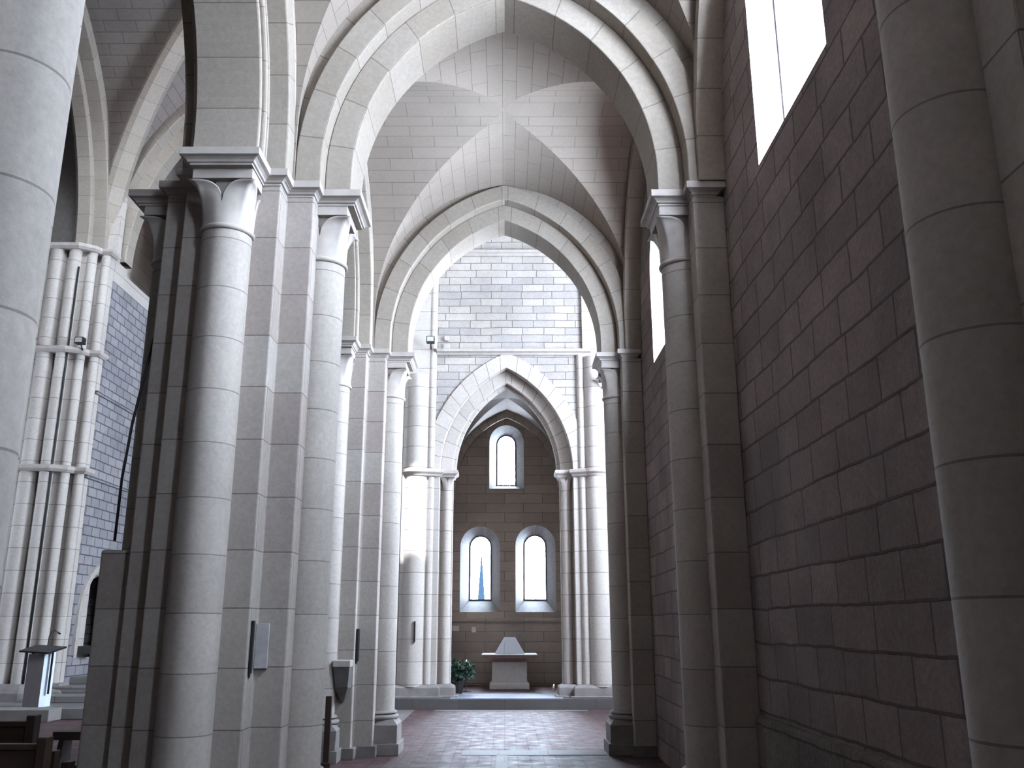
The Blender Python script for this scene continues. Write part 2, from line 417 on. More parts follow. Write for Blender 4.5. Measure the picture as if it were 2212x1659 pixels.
AG = 'pointed arches of the side aisle'
two_order_arch('transverse_arch', 'large pointed stone arch overhead nearest the camera', (0.0, AY[1], 0), 'x', 1.37, .59, group=AG)
two_order_arch('transverse_arch', 'second smaller pointed arch framing the bright brick wall', (0.0, AY[2], 0), 'x', 1.37, .59, group=AG)
def yarch(y0, y1):
    a = (y1 - y0)/2 - .93; A = a + .47; rise2 = 2.357**2; r = (rise2 + A*A)/(2*A); return a, r - A
a_, c_ = yarch(AY[0], AY[1])
two_order_arch('arcade_arch', 'arch springing toward the camera from the left pier, cut by the frame top', (AX, (AY[0]+AY[1])/2, 0), 'y', a_, c_, group='arcade arches on the left')
a_, c_ = yarch(AY[1], AY[2])
two_order_arch('arcade_arch', 'arcade arch glimpsed between the two left piers', (AX, (AY[1]+AY[2])/2, 0), 'y', a_, c_, group='arcade arches on the left')

# ------------------------------------------------------------------ vault bays
def prof_inv(a, c, zs, z0, zl):
    """half width of pointed profile at height z, and arclength"""
    r = a + c
    if zl <= zs: return a, zl - z0
    s = min(1, (zl - zs)/r); an = math.asin(s)
    return -c + r*math.cos(an), (zs - z0) + r*an

def groin(name, mat, cx, cy, fa, fc, ga, gc, zs, z0, xl, xr, yh, n=28, ribs=None, label=None):
    """fa,fc : profile across x ; ga,gc : profile across y"""
    r = fa + fc; zap = zs + math.sqrt(r*r - fc*fc)
    an_max = math.acos(fc / r)
    zl = [z0, zs] + [zs + r*math.sin(an_max*i/n) for i in range(1, n+1)]
    mb = MB(); groin_pts = []
    R = []
    for z in zl:
        fx, fs = prof_inv(fa, fc, zs, z0, min(z, zap - 1e-7)); gy, gs = prof_inv(ga, gc, zs, z0, min(z, zap - 1e-7))
        R.append((max(fx, 0), fs, max(gy, 0), gs, z))
    for (f0, s0, g0, t0, z_0), (f1, s1, g1, t1, z_1) in zip(R, R[1:]):
        for sx in (-1, 1):
            for sy in (-1, 1):
                # longitudinal barrel
                P = [(sx*f0, sy*g0, z_0), (sx*f0, sy*yh, z_0), (sx*f1, sy*yh, z_1), (sx*f1, sy*g1, z_1)]
                U = [(sy*g0, s0*1 + (9 if sx > 0 else 0)), (sy*yh, s0 + (9 if sx > 0 else 0)), (sy*yh, s1 + (9 if sx > 0 else 0)), (sy*g1, s1 + (9 if sx > 0 else 0))]
                if sx*sy < 0: P.reverse(); U.reverse()
                mb.face(P, U, True)
                X = xr if sx > 0 else xl
                P = [(sx*f0, sy*g0, z_0), (X, sy*g0, z_0), (X, sy*g1, z_1), (sx*f1, sy*g1, z_1)]
                U = [(sx*f0, t0), (X, t0), (X, t1), (sx*f1, t1)]
                if sx*sy > 0: P.reverse(); U.reverse()
                mb.face(P, U, True)
    # merge off so that groins stay crisp
    for i in range(len(mb.v)):
        pass
    o = mb.build(name, mat, None, merge=False); o.location = (cx, cy, 0)
    struct(o, label)
    for p in o.data.polygons: p.use_smooth = False
    return o, R

def smooth_by_angle(o, ang=12):
    import bmesh
    bm = bmesh.new(); bm.from_mesh(o.data)
    bmesh.ops.remove_doubles(bm, verts=bm.verts, dist=.0005)
    bm.normal_update()
    for f in bm.faces: f.smooth = True
    for e in bm.edges:
        e.smooth = not (len(e.link_faces) == 2 and e.calc_face_angle(0) > math.radians(ang))
    bm.to_mesh(o.data); bm.free()

FA, FC = 1.84, .59
GC = .15; GZ = 5.52 + 2.357 - math.sqrt((FA+GC)**2 - GC**2)
for i, (y0, y1) in enumerate(((-2.18, AY[0]), (AY[0], AY[1]), (AY[1], AY[2]))):
    h = (y1 - y0)/2; ga = h - .47; rise = math.sqrt((FA+GC)**2 - GC**2); gr = (rise*rise + ga*ga)/(2*ga); gc = gr - ga
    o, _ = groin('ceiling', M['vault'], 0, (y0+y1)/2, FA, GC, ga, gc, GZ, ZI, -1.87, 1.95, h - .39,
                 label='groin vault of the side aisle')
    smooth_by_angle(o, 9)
# wall ribs on the right side wall (formerets)
for i, (y0, y1) in enumerate(((AY[0] + .25, AY[1]), (AY[1], AY[2]))):
    h = (y1 - y0)/2; A = h - .47
    root = thing('wall_rib', ['plain stone rib running up the side wall beside the big window', 'stone rib on the side wall beyond the large arch'][i], 'rib', (1.86, (y0+y1)/2, 0), 0, 'wall ribs')
    m = MB(); rise2 = 2.357**2; r = (rise2 + A*A)/(2*A)
    ring(m, lambda x, z, d: (d, x, z), A - .03, r - A, 5.52, ZI, .13, -.17, .08, 24); m.build('rib_band', M['arch'], root, bevel=.01)

# ------------------------------------------------------------------ walls with openings
def tess(loops):
    pts = [p for l in loops for p in l]
    tr = tessellate_polygon([[Vector((p[0], p[1], 0)) for p in l] for l in loops])
    return pts, tr
def wall(name, mat, fmap, outer, holes=(), T=.5, holes_out=None, label=None, kind=True, uvo=(0, 0), sides=True):
    mb = MB(); holes = list(holes); ho = holes_out or holes
    for loops, d, fl in (([outer] + holes, 0, False), ([outer] + list(ho), T, True)):
        pts, tr = tess(loops)
        for t in tr:
            q = [pts[k] for k in t]
            ar = (q[1][0]-q[0][0])*(q[2][1]-q[0][1])-(q[1][1]-q[0][1])*(q[2][0]-q[0][0])
            if (ar < 0) != fl: q.reverse()
            mb.face([fmap(p[0], p[1], d) for p in q], [(p[0]+uvo[0], p[1]+uvo[1]) for p in q])
    if sides:
        n = len(outer); s = 0
        for i in range(n):
            a, b = outer[i], outer[(i+1) % n]; l = math.dist(a, b)
            mb.face([fmap(*a, 0), fmap(*a, T), fmap(*b, T), fmap(*b, 0)], [(0, a[1]), (T, a[1]), (T, a[1] + (b[1]-a[1] if abs(b[1]-a[1]) > .01 else l)), (0, a[1] + (b[1]-a[1] if abs(b[1]-a[1]) > .01 else l))])
            s += l
    o = mb.build(name, mat)
    if kind: struct(o, label)
    return o
def roundtop(u0, u1, z0, z1, n=14):
    """loop ccw: rectangle with semicircular top; z1 = crown"""
    r = (u1-u0)/2; cu = (u0+u1)/2; zc = z1 - r
    return [(u0, z0), (u1, z0)] + [(cu + r*math.cos(PI*i/n), zc + r*math.sin(PI*i/n)) for i in range(n+1)]
def reveal(name, mat, fmap, lin, lout, d0, d1, label, cat=None):
    mb = MB(); n = len(lin)
    for i in range(n):
        a, b, c, d = lin[i], lin[(i+1) % n], lout[(i+1) % n], lout[i]
        mb.face([fmap(*a, d0), fmap(*b, d0), fmap(*c, d1), fmap(*d, d1)], [(0, a[1]), (.0, b[1]), (d1-d0, b[1]), (d1-d0, a[1])], False)
    o = mb.build(name, mat); struct(o, label); return o
def pane(fmap, loop, d, parent, fr=.025, bars=()):
    g = MB(); g.face([fmap(*p, d) for p in loop]); g.build('pane', M['glass'], parent)
    f = MB(); cu = sum(p[0] for p in loop)/len(loop); cz = sum(p[1] for p in loop)/len(loop)
    inn = offset(loop, -fr); n = len(loop)
    for i in range(n):
        a, b = loop[i], loop[(i+1) % n]; c, e = inn[(i+1) % n], inn[i]
        for dd in (d-.02, d+.02): f.face([fmap(*a, dd), fmap(*b, dd), fmap(*c, dd), fmap(*e, dd)])
        f.face([fmap(*e, d-.02), fmap(*c, d-.02), fmap(*c, d+.02), fmap(*e, d+.02)])
    f.build('window_frame', M['frame'], parent)
def portal(loc, rot, sx, sy):
    l = bpy.data.lights.new('window_daylight_portal', 'AREA'); l.shape = 'RECTANGLE'; l.size = sx; l.size_y = sy
    l.cycles.is_portal = True
    o = bpy.data.objects.new('window_daylight_portal', l); COL.objects.link(o); o.location = loc; o.rotation_euler = rot

# --- right side wall: plane x = WX, u = y
fR = lambda u, z, d: (WX + d, u, z)
def flipw(l): return l
WY0, WY1 = -2.6, 12.95
RW = [(roundtop(4.61, 6.07, 4.95, 7.75), 'big overexposed side window'), (roundtop(9.2, 11.0, 4.85, 6.87), 'narrow bright side window'), (roundtop(-.95, .3, 5.0, 7.7), 'side window of the first bay')]
wall('wall_right', M['rough'], fR, [(WY0, 0), (WY1, 0), (WY1, 9), (WY0, 9)], [r[0] for r in RW], T=.32, label='rough block side wall')
for k, (lp, lb) in enumerate(RW):
    w = reveal('window_%d' % (k+1 if k < 2 else 12), M['mould'], fR, lp, lp, 0, .32, lb); pane(fR, lp, .24, w, .03)
    us = [p[0] for p in lp]; zs_ = [p[1] for p in lp]
    portal((WX+.36, (min(us)+max(us))/2, (min(zs_)+max(zs_))/2), (0, PI/2, 0), max(zs_)-min(zs_), max(us)-min(us))
# rough footing along the right wall
mb = MB(); mb.prism([(WX-.05, 3.1), (WX+.05, 3.1), (WX+.05, 7.09), (WX-.05, 7.09)], 0, .95); 
struct(mb.build('baseboard_right', M['foot'], bevel=.02))

# --- arcade wall above the arches (x around AX)
def notch(y0, y1):
    cy = (y0+y1)/2; a, c = yarch(y0, y1); A = a + .32
    return [(cy + x, z) for x, z in arch_curve(A, c, A + c, 5.52, 5.25, 16)]
out = [(-2.6, 5.25)] + notch(-2.3, AY[0]) + notch(AY[0], AY[1]) + notch(AY[1], AY[2]) + [(12.6, 5.25), (12.6, 15.2), (-2.6, 15.2)]
wall('wall_left', M['pier'], lambda u, z, d: (AX - .44 + d, u, z), out, T=.88, label='wall above the arcade')
# --- wall above the second transverse arch, facing the transept
A = 1.37+.32
out = [(-2.7, 5.25)] + [(x, z) for x, z in arch_curve(A, .59, A+.59, 5.52, 5.25, 16)] + [(6.3, 5.25), (6.3, 15.2), (-2.7, 15.2)]
SUN_GAP = [(-1.62, 9.5), (-1.02, 9.5), (-1.02, 11.7), (-1.62, 11.7)]  # unseen opening added so the sun lands on the left chapel shafts
fW = lambda u, z, d: (u, 12.5 + d, z)
wall('wall_transept_west', M['pier'], fW, out, [SUN_GAP], T=.4)
o = reveal('window_11', M['mould'], fW, SUN_GAP, SUN_GAP, 0, .4, 'added unseen opening that lets the sun patch into the transept'); pane(fW, SUN_GAP, .2, o)
mb = MB(); mb.box(WX, 12.5, 0, 6.3, 12.9, 5.25); struct(mb.build('wall_transept_west', M['pier']))
mb = MB(); mb.box(-10, -2.9, 0, 2.3, -2.6, 15.2); struct(mb.build('wall_rear', M['shell']))

# ------------------------------------------------------------------ floor
def plane_uv(name, mat, x0, y0, x1, y1, z, uvr=0):
    mb = MB(); mb.face([(x0, y0, z), (x1, y0, z), (x1, y1, z), (x0, y1, z)], [(x0, y0), (x1, y0), (x1, y1), (x0, y1)])
    return mb.build(name, mat)
mb = MB(); mb.box(-14, -2.8, -.2, 6.4, 27, 0)
for i, f in enumerate(mb.f): mb.uv[i] = [(mb.v[k][0], mb.v[k][1]) for k in f]
fl = struct(mb.build('floor', M['floor']), 'worn terracotta tile floor')
def slab(x0, y0, x1, y1, mat='slab', h=.004):
    mb = MB(); mb.box(x0, y0, -.05, x1, y1, h)
    for i, f in enumerate(mb.f): mb.uv[i] = [(mb.v[k][0], mb.v[k][1]) for k in f]
    return mb.build('paving_slab', M[mat], fl)
slab(-.55, 12.15, -.08, 12.6); slab(-.07, 12.15, .55, 12.6); slab(.56, 12.15, 1.3, 12.6, h=.006)
slab(-.1, 11.0, .03, 12.14, h=.004)
slab(-3.2, 15.2, -1.75, 18.35, 'choirfloor')
slab(-1.35, 18.1, 1.6, 18.38, 'choirfloor', .005)

# ------------------------------------------------------------------ transept east wall with chapel arch
TY = 18.9; CX = .04
fT = lambda u, z, d: (u, TY + d, z)
ca, cc = 1.14, 1.10
nt_ = [(CX + x, z) for x, z in arch_curve(ca + .36, cc, ca + cc + .36, 4.80, .0, 22)]
out = [(-2.75, 0)] + nt_ + [(6.3, 0), (6.3, 15.2), (-2.75, 15.2)]
wall('wall_back', M['block'], fT, out, T=.3, label='bright coursed rubble wall above the chapel arch', uvo=(.3, .08))
inn = [(CX + x, z) for x, z in arch_curve(ca + .08, cc, ca + cc + .08, 4.80, .0, 22)]
out = [(-2.75, 0)] + inn + [(3.2, 0), (3.2, 9), (-2.75, 9)]
wall('wall_back', M['pale'], lambda u, z, d: (u, TY + .26 + d, z), out, T=.3)
root = thing('chapel_arch', 'double pointed arch of pale voussoirs opening into the chapel', 'arch', (CX, TY, 0))
fA = lambda x, z, d: (x, d, z)
m = MB(); ring(m, fA, ca + .28, cc, 4.80, 4.78, .32, -.03, .25, 24); m.build('outer_order', M['arch_white'], root, bevel=.01)
m = MB(); ring(m, fA, ca + .02, cc, 4.80, 4.78, .27, .21, .40, 24); m.build('inner_order', M['arch_white'], root, bevel=.02)
m = MB(); ring(m, fA, ca - .05, cc, 4.80, 4.78, .09, .36, .46, 24); m.build('back_order', M['arch_white'], root, bevel=.02)
# string courses
def hmould(name, pts, z, h=.1, d=.09, label=None):
    """moulding along a straight x run in front of the back wall"""
    mb = MB(); x0, x1, y = pts
    prof = [(0, 0), (-d*.35, .0), (-d*.55, h*.35), (-d, h*.5), (-d, h), (0, h)]
    for (a, b), (c, e) in zip(prof, prof[1:]):
        mb.face([(x0, y+a, z+b), (x1, y+a, z+b), (x1, y+c, z+e), (x0, y+c, z+e)], [(x0, z), (x1, z), (x1, z+h), (x0, z+h)])
    for x in (x0, x1): mb.face([(x, y+a, z+b) for a, b in prof])
    return struct(mb.build(name, M['mould']), label)
hmould('trim_1', (-1.5, 1.9, TY), 7.36, .12, .12, 'string course above the chapel arch')
hmould('trim_2', (-2.6, 6, TY), 9.72, .12, .12, 'upper string course')

# side piers of the chapel arch
def impost_prof(z, h=.19, d=.12):
    return [(0, z), (d*.25, z + h*.12), (d*.45, z + h*.35), (d*.9, z + h*.5), (d, z + h*.56), (d, z + h*.95), (d*.9, z + h)]
def circ_poly(cx, cy, r, a0, a1, n=14):
    return [(cx + r*math.cos(a0 + (a1-a0)*i/n), cy + r*math.sin(a0 + (a1-a0)*i/n)) for i in range(n+1)]
def chapel_pier(side, label):
    t = thing('chapel_arch_pier', label, 'pier', (CX, TY, 0), 0, 'piers beside the chapel arch')
    s = side
    def fx(P):  # mirror
        P = [(s*x, y) for x, y in P]
        return P if s > 0 else P[::-1]
    # plan, for +x side, ccw; from inner jamb outward.  relative to CX
    xo = 2.12
    m = MB()
    flat = fx([(ca, .26), (ca, .22), (1.42, .22), (1.42, -.02), (1.60, -.02), (1.60, .3), (ca, .3)])
    m.prism(flat, .40, 4.66); m.build('jamb', M['pale'], t, bevel=.015)
    m = MB(); top = 9.25 if s < 0 else 7.36
    m.cyl(s*1.62, .0, .085, .40, top, 20); m.build('thin_shaft', M['pale'], t)
    m = MB(); m.cyl(s*(1.92), .04, .245, .40, 6.9 if s < 0 else 7.3, 36); m.build('large_shaft', M['pale'], t)
    m = MB(); m.prism(fx([(1.68, -.06), (3.0, -.06), (3.0, .05), (1.68, .05)]), 0, 15.0); m.build('pilaster', M['pale'], t)
    # small shaft with capital under the inner order
    m = MB(); m.cyl(s*(ca+.13), .22, .10, .42, 4.40, 24); sh = m.build('shaft', M['pale'], t)
    m = MB(); capital(m, .10, (s*(ca+.13), .22), z0=4.40, z1=4.66, hw=.14); m.build('capital', M['mould'], sh)
    m = MB(); m.lathe(s*(ca+.13), .22, [(.10, 4.37)] + torus_prof(.10, 4.385, .014) + [(.1, 4.40)], 24); m.build('collar', M['mould'], sh)
    # impost
    prof_poly = fx([(ca - .04, .42), (ca - .04, .06), (1.40, .06), (1.40, -.05), (1.62, -.12)] + circ_poly(1.90, .04, .27, -PI*.75, -PI*.02) + [(2.17, .42)])
    m = MB(); loft(m, prof_poly, [(-.03, 4.64), (0, 4.66), (.01, 4.69), (.05, 4.72), (.06, 4.735), (.06, 4.79), (.05, 4.80)]); m.build('impost', M['mould'], t)
    # plinth
    pp = fx([(ca - .02, .42), (ca - .02, .02), (1.42, .02), (1.42, -.12), (2.22, -.12) , (2.22, .42)])
    m = MB(); loft(m, pp, [(.07, .20), (.07, .38), (.05, .405), (.0, .43), (-.01, .44)]); m.build('base', M['plinth'], t, bevel=.01)
    m = MB(); loft(m, pp, [(.14, .2), (.14, .23)]); m.build('plinth', M['plinth'], t, bevel=.01)
    return t
chapel_pier(-1, 'sunlit pale cluster of shafts left of the chapel arch')
chapel_pier(1, 'pale cluster of shafts right of the chapel arch')

# ------------------------------------------------------------------ chapel
mb = MB(); mb.box(-2.6, 18.50, -.02, 2.6, 19.3, .20)
for i, f in enumerate(mb.f): mb.uv[i] = [(mb.v[k][0], mb.v[k][1] + mb.v[k][2]) for k in f]
st = mb.build('chapel_step', M['slab'], bevel=.012); tag(st, 'low stone step leading up into the chapel', 'step')
mb = MB(); mb.box(-1.6, 19.3, -.02, 1.75, 22.6, .20)
for i, f in enumerate(mb.f): mb.uv[i] = [(mb.v[k][0], mb.v[k][1]) for k in f]
struct(mb.build('floor', M['floor']), 'raised tile floor of the chapel')
mb = MB(); mb.box(-1.07, 18.5, .19, 1.15, 19.7, .207)
for i, f in enumerate(mb.f): mb.uv[i] = [(mb.v[k][0], mb.v[k][1]) for k in f]
mb.build('threshold_slab', M['thresh'], st)
BY = 22.5; fB = lambda u, z, d: (u, BY + d, z)
def off_loop(l, k): return offset(l, k)
cw = [((-.20, .29, 5.05, 6.37), (-.39, .49, 4.93, 6.57)), ((-.875, -.335, 2.19, 3.77), (-1.10, -.115, 1.90, 3.98)), ((.49, 1.045, 2.19, 3.79), (.27, 1.265, 1.90, 4.01))]
hi = [roundtop(*b, n=16) for a, b in cw]; hg = [roundtop(*a, n=16) for a, b in cw]
wall('wall_chapel_east', M['chapel'], fB, [(-1.7, .2), (1.8, .2), (1.8, 8), (-1.7, 8)], hi, T=.02, label='dim end wall of the chapel', sides=False)
names = ['small round headed window high in the chapel', 'lower left chapel window', 'lower right chapel window']
for k in range(3):
    o = reveal('window_%d' % (3+k), M['splay'], fB, hi[k], hg[k], .0, .34, names[k])
    pane(fB, hg[k], .34, o, .022)
    (a0, a1, b0, b1) = cw[k][0]
    portal(((a0+a1)/2, BY + .45, (b0+b1)/2), (-PI/2, 0, 0), a1-a0, b1-b0)
# outer skin around the windows (so light comes only through the openings)
wall('wall_chapel_east', M['chapel'], fB, [(-1.7, .2), (1.8, .2), (1.8, 8), (-1.7, 8)], hg, T=.02, sides=False).location = (0, .345, 0)
for x, d in ((-1.40, -.3), (1.52, .3)):
    mb = MB(); a, b = min(x, x+d), max(x, x+d)
    mb.prism([(a, 19.4), (b, 19.4), (b, 22.9), (a, 22.9)], 0, 8); struct(mb.build('wall_chapel_left' if x < 0 else 'wall_chapel_right', M['chapel']))
cfa, cfc = 1.44, .62; rise = math.sqrt((cfa+cfc)**2 - cfc**2); cga = 1.5; gr = (rise*rise + cga*cga)/(2*cga)
o, _ = groin('ceiling', M['cvault'], .06, 20.97, cfa, cfc, cga, gr - cga, 4.95, 4.6, -1.5, 1.5, 1.6, label='plain vault of the chapel'); smooth_by_angle(o, 9)
# wall arch hugging the end wall
rt = thing('chapel_wall_rib', 'dark pointed rib framing the chapel end wall around the high window', 'rib', (.06, 22.42, 0))
m = MB(); ring(m, fA, 1.27, .62, 4.95, 4.6, .2, -.1, .08, 20); m.build('rib_band', M['chapel'], rt)
# ledge
mb = MB(); mb.box(-1.42, BY-.06, 1.66, 1.54, BY+.02, 1.76); struct(mb.build('trim_3', M['chapel'], bevel=.01), 'stone ledge under the chapel windows')

# altar
al = thing('altar', 'grey stone altar with projecting table top in the chapel', 'altar', (.10, 21.45, .20))
m = MB(); m.box(-.44, -.36, 0, .46, .36, .10); m.prism([(-.44, -.36), (.46, -.36), (.46, .36), (-.44, .36)], .10, .14, poly2=[(-.40, -.32), (.42, -.32), (.42, .32), (-.40, .32)]); m.build('altar_base', M['altar'], al, bevel=.01)
m = MB(); m.box(-.385, -.30, .14, .405, .30, .58); m.build('altar_body', M['altar'], al, bevel=.006)
m = MB(); P = [(-.385, -.30), (.405, -.30), (.405, .30), (-.385, .30)]; m.box(-.385, -.305, .58, .405, .305, .665); loft(m, P, [(.0, .665), (.17, .665), (.20, .735)]); m.build('cornice', M['red_stone'], al)
m = MB(); m.prism(offset(P, .235), .735, .755); m.build('table_top', M['altar'], al, bevel=.004)
tb = thing('tabernacle', 'white truncated pyramid tabernacle standing on the altar table', 'tabernacle', (.12, 21.5, .955))
m = MB(); P0 = [(-.345, -.24), (.345, -.24), (.345, .24), (-.345, .24)]; P1 = [(-.13, -.12), (.13, -.12), (.13, .12), (-.13, .12)]
m.prism(P0, 0, .36, poly2=P1); m.build('pyramid_body', M['tabern'], tb, bevel=.003)
m = MB(); m.box(-.135, -.245, .0, -.13, -.236, .01); 
m = MB(); m.prism([(-.135, -.2405), (-.128, -.2405), (-.128, -.22), (-.135, -.22)], .0, .355, poly2=[(-.118, -.1215), (-.112, -.1215), (-.112, -.11), (-.118, -.11)]); m.build('door_joint', M['steel'], tb)

# plant
pl = thing('potted_plant', 'bushy dark green potted plant on the chapel floor beside the left pier', 'plant', (-1.0, 19.75, .20))
m = MB(); m.lathe(0, 0, [(0, .0), (.11, .0), (.15, .24), (.16, .25), (.14, .25), (.0, .22)], 20); m.build('pot', M['pot'], pl)
m = MB(); lf = MB()
for i in range(16):
    a = random.random()*2*PI; l = .25 + random.random()*.3
    e = (math.cos(a)*l*.8, math.sin(a)*l*.5, .3 + random.random()*.4)
    pts = [(0, 0, .2), (e[0]*.5, e[1]*.5, .25 + e[2]*.4), e]
    m.tube(pts, [.012, .009, .005], 5)
m.build('stems', M['pot'], pl)
for i in range(620):
    a = random.random()*2*PI; b = random.random()
    R = .37*(random.random()**.45)
    c = Vector((math.cos(a)*R, math.sin(a)*R*.7, .42 + (b-.42)*.42*(1.05 - (R/.4)**2*.6)))
    d = Vector((random.uniform(-1, 1), random.uniform(-1, 1), random.uniform(-.3, .9))).normalized()
    s_ = d.cross(Vector((random.uniform(-1, 1), random.uniform(-1, 1), random.uniform(-1, 1)))).normalized()
    L_ = random.uniform(.06, .11); W = L_*.38; nn = d.cross(s_)*.012
    lf.face([c, c + d*L_*.5 + s_*W + nn, c + d*L_, c + d*L_*.5 - s_*W + nn])
lf.build('foliage', M['leaf'], pl, merge=False)

def candle(loc, h, r, label, stand=0):
    t = thing('candle', label, 'candle', loc)
    if stand:
        m = MB(); m.lathe(0, 0, [(0, 0), (.1, 0), (.1, .015), (.02, .03), (.008, .05), (.008, stand-.02), (.03, stand), (0, stand)], 16); m.build('candle_stand', M['black'], t)
    m = MB(); m.lathe(0, 0, [(0, stand), (r, stand), (r, stand+h), (r*.3, stand+h-.003), (0, stand+h)], 16); m.build('wax', M['wax'], t)
    m = MB(); z = stand + h; m.lathe(0, 0, [(0, z), (.007, z+.006), (.009, z+.015), (.004, z+.03), (0, z+.04)], 12); m.build('flame', M['flame'], t)
candle((1.08, 20.6, .20), .11, .025, 'small lit candle on the chapel floor at right')
candle((-.83, 20.3, .20), .07, .014, 'thin white candle on a stand above the plant', stand=.56)
# plaques in the chapel wall
for k, (x, z, w_) in enumerate(((-1.28, 1.45, .17), (-.80, 1.42, .10))):
    m = MB(); m.box(x, BY-.02, z, x+w_, BY+.01, z+.13); o = m.build('wall_plaque', M['altar'])
    tag(o, ['wide pale stone patch low in the chapel wall at far left', 'small pale stone patch in the chapel wall above the plant'][k], 'plaque')

# spire seen through lower left window
sp = MB(); sp.prism([(-.5, -.5), (.5, -.5), (.5, .5), (-.5, .5)], 0, 6.7, poly2=[(-.02, -.02), (.02, -.02), (.02, .02), (-.02, .02)])
o = sp.build('church_spire', M['slate']); o.location = (-1.68, 66, -.1); tag(o, 'slim slate blue spire seen outside through the lower left chapel window', 'spire')

# ------------------------------------------------------------------ crossing, choir and nave seen through the left arcade
NX0, NX1 = -9.15, -2.6          # crossing in x
CY0, CY1 = 12.9, 18.75
xc, yc = (NX0+NX1)/2, (CY0+CY1)/2
fa = (NX1-NX0)/2; ga = (CY1-CY0)/2; zsp, zap = 9.62, 14.7
def cfor(a, rise): r = (rise*rise + a*a)/(2*a); return r - a
fc = cfor(fa, zap - zsp); gc = cfor(ga, zap - zsp)
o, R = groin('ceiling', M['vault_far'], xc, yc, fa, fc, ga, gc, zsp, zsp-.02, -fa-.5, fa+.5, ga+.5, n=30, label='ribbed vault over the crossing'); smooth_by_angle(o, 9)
rb = thing('vault_ribs', 'crossing diagonal ribs rising from the far left pier', 'rib', (xc, yc, 0))
for sx in (-1, 1):
    for sy in (-1, 1):
        m = MB(); prev = None; s = 0
        dirx, diry = sx/math.sqrt(2), sy/math.sqrt(2); nx, ny = -diry, dirx
        w = .24; dp = .22; pts = [(sx*f, sy*g, z) for f, _, g, _, z in R]
        rings = []
        for i, p in enumerate(pts):
            q0, q1 = Vector(pts[max(0, i-1)]), Vector(pts[min(len(pts)-1, i+1)])
            t = (q1-q0).normalized(); side = Vector((nx, ny, 0)); nrm = side.cross(t).normalized()
            if nrm.z > 0 : nrm = -nrm
            P = Vector(p)
            cs = [P + side*w, P + side*w + nrm*dp*.6, P + side*w*.6 + nrm*dp, P - side*w*.6 + nrm*dp, P - side*w + nrm*dp*.6, P - side*w]
            if i: s += (P - Vector(pts[i-1])).length
            rings.append((cs, s))
        for (A_, s0), (B_, s1) in zip(rings, rings[1:]):
            for k in range(5):
                m.face([A_[k], A_[k+1], B_[k+1], B_[k]], [(k*.1, s0), (k*.1+.1, s0), (k*.1+.1, s1), (k*.1, s1)])
        m.build('diagonal_rib', M['arch'], rb)
# choir arch (plane y = CY1) : two orders
ar = thing('choir_arch', 'tall two stepped arch opening to the choir beyond the far left pier', 'arch', (xc, CY1 + .1, 0))
m = MB(); ring(m, fA, fa-.22, fc, zsp, zsp-.02, .35, -.22, .2, 24); m.build('outer_order', M['arch'], ar, bevel=.02)
m = MB(); ring(m, fA, fa-.48, fc, zsp, zsp-.02, .3, .1, .5, 24); m.build('inner_order', M['arch'], ar, bevel=.02)
na = thing('crossing_side_arch', 'dim arch of the crossing rising left of the diagonal rib', 'arch', (NX0 - .05, yc, 0))
m = MB(); ring(m, lambda x, z, d: (d, x, z), ga-.28, gc, zsp, zsp-.02, .35, -.2, .25, 24); m.build('outer_order', M['arch'], na, bevel=.02)
m = MB(); ring(m, lambda x, z, d: (d, x, z), ga-.45, gc, zsp, zsp-.02, .2, -.35, -.05, 24); m.build('inner_order', M['arch'], na, bevel=.02)
B_ = ga - .2
wall('wall_crossing_north', M['vault_far'], lambda u, z, d: (NX0 - .3 - d, u, z), [(12.7, 9.6)] + [(yc + x, z) for x, z in arch_curve(B_, gc, B_+gc, zsp, 9.6, 18)] + [(18.95, 9.6), (18.95, 15.2), (12.7, 15.2)], T=.25)
A = fa - .15
wall('wall_choir_arch', M['vault_far'], lambda u, z, d: (u, CY1 + .3 + d, z), [(-14, 9.6)] + [(xc + x, z) for x, z in arch_curve(A, fc, A+fc, zsp, 9.6, 18)] + [(-2.6, 9.6), (-2.6, 15.2), (-14, 15.2)], T=.3)
# far left crossing pier
fp = thing('crossing_pier', 'tall pale cluster of slender shafts with three ring bands at far left', 'pier', (-9.2, 18.45, 0))
m = MB(); m.prism([(-.95, -.3), (.10, -.3), (.10, -.02), (.47, -.02), (.47, .8), (-.95, .8)], .16, zsp-.1); m.build('core', M['pale'], fp, bevel=.01)
for x, y, r in ((-.55, -.34, .17), (-.18, -.36, .13), (.12, -.22, .11), (.36, -.06, .10)):
    m = MB(); m.cyl(x, y, r, .5, zsp-.1, 24); m.build('shaft', M['pale'], fp)
bandP = [(-.95, -.3), (-.75, -.52), (-.05, -.52), (.22, -.34), (.30, -.18), (.50, -.16), (.50, .16), (-.95, .16)]
for z in (zsp - .12, 7.15, 4.62):
    m = MB(); loft(m, bandP, [(0, z), (.05, z+.05), (.06, z+.11), (0, z+.14)]); m.build('ring_band', M['mould'], fp)
m = MB(); loft(m, bandP, [(.12, 0), (.12, .34), (.03, .5)]); m.build('base', M['plinth'], fp, bevel=.01)
# thin black vertical tube down its front
m = MB(); m.tube([(-9.24, 18.02, .5), (-9.24, 18.02, 9.1)], .022, 8); tag(m.build('black_line', M['cloud']), 'long thin black line running down the far left shaft cluster', 'pipe')
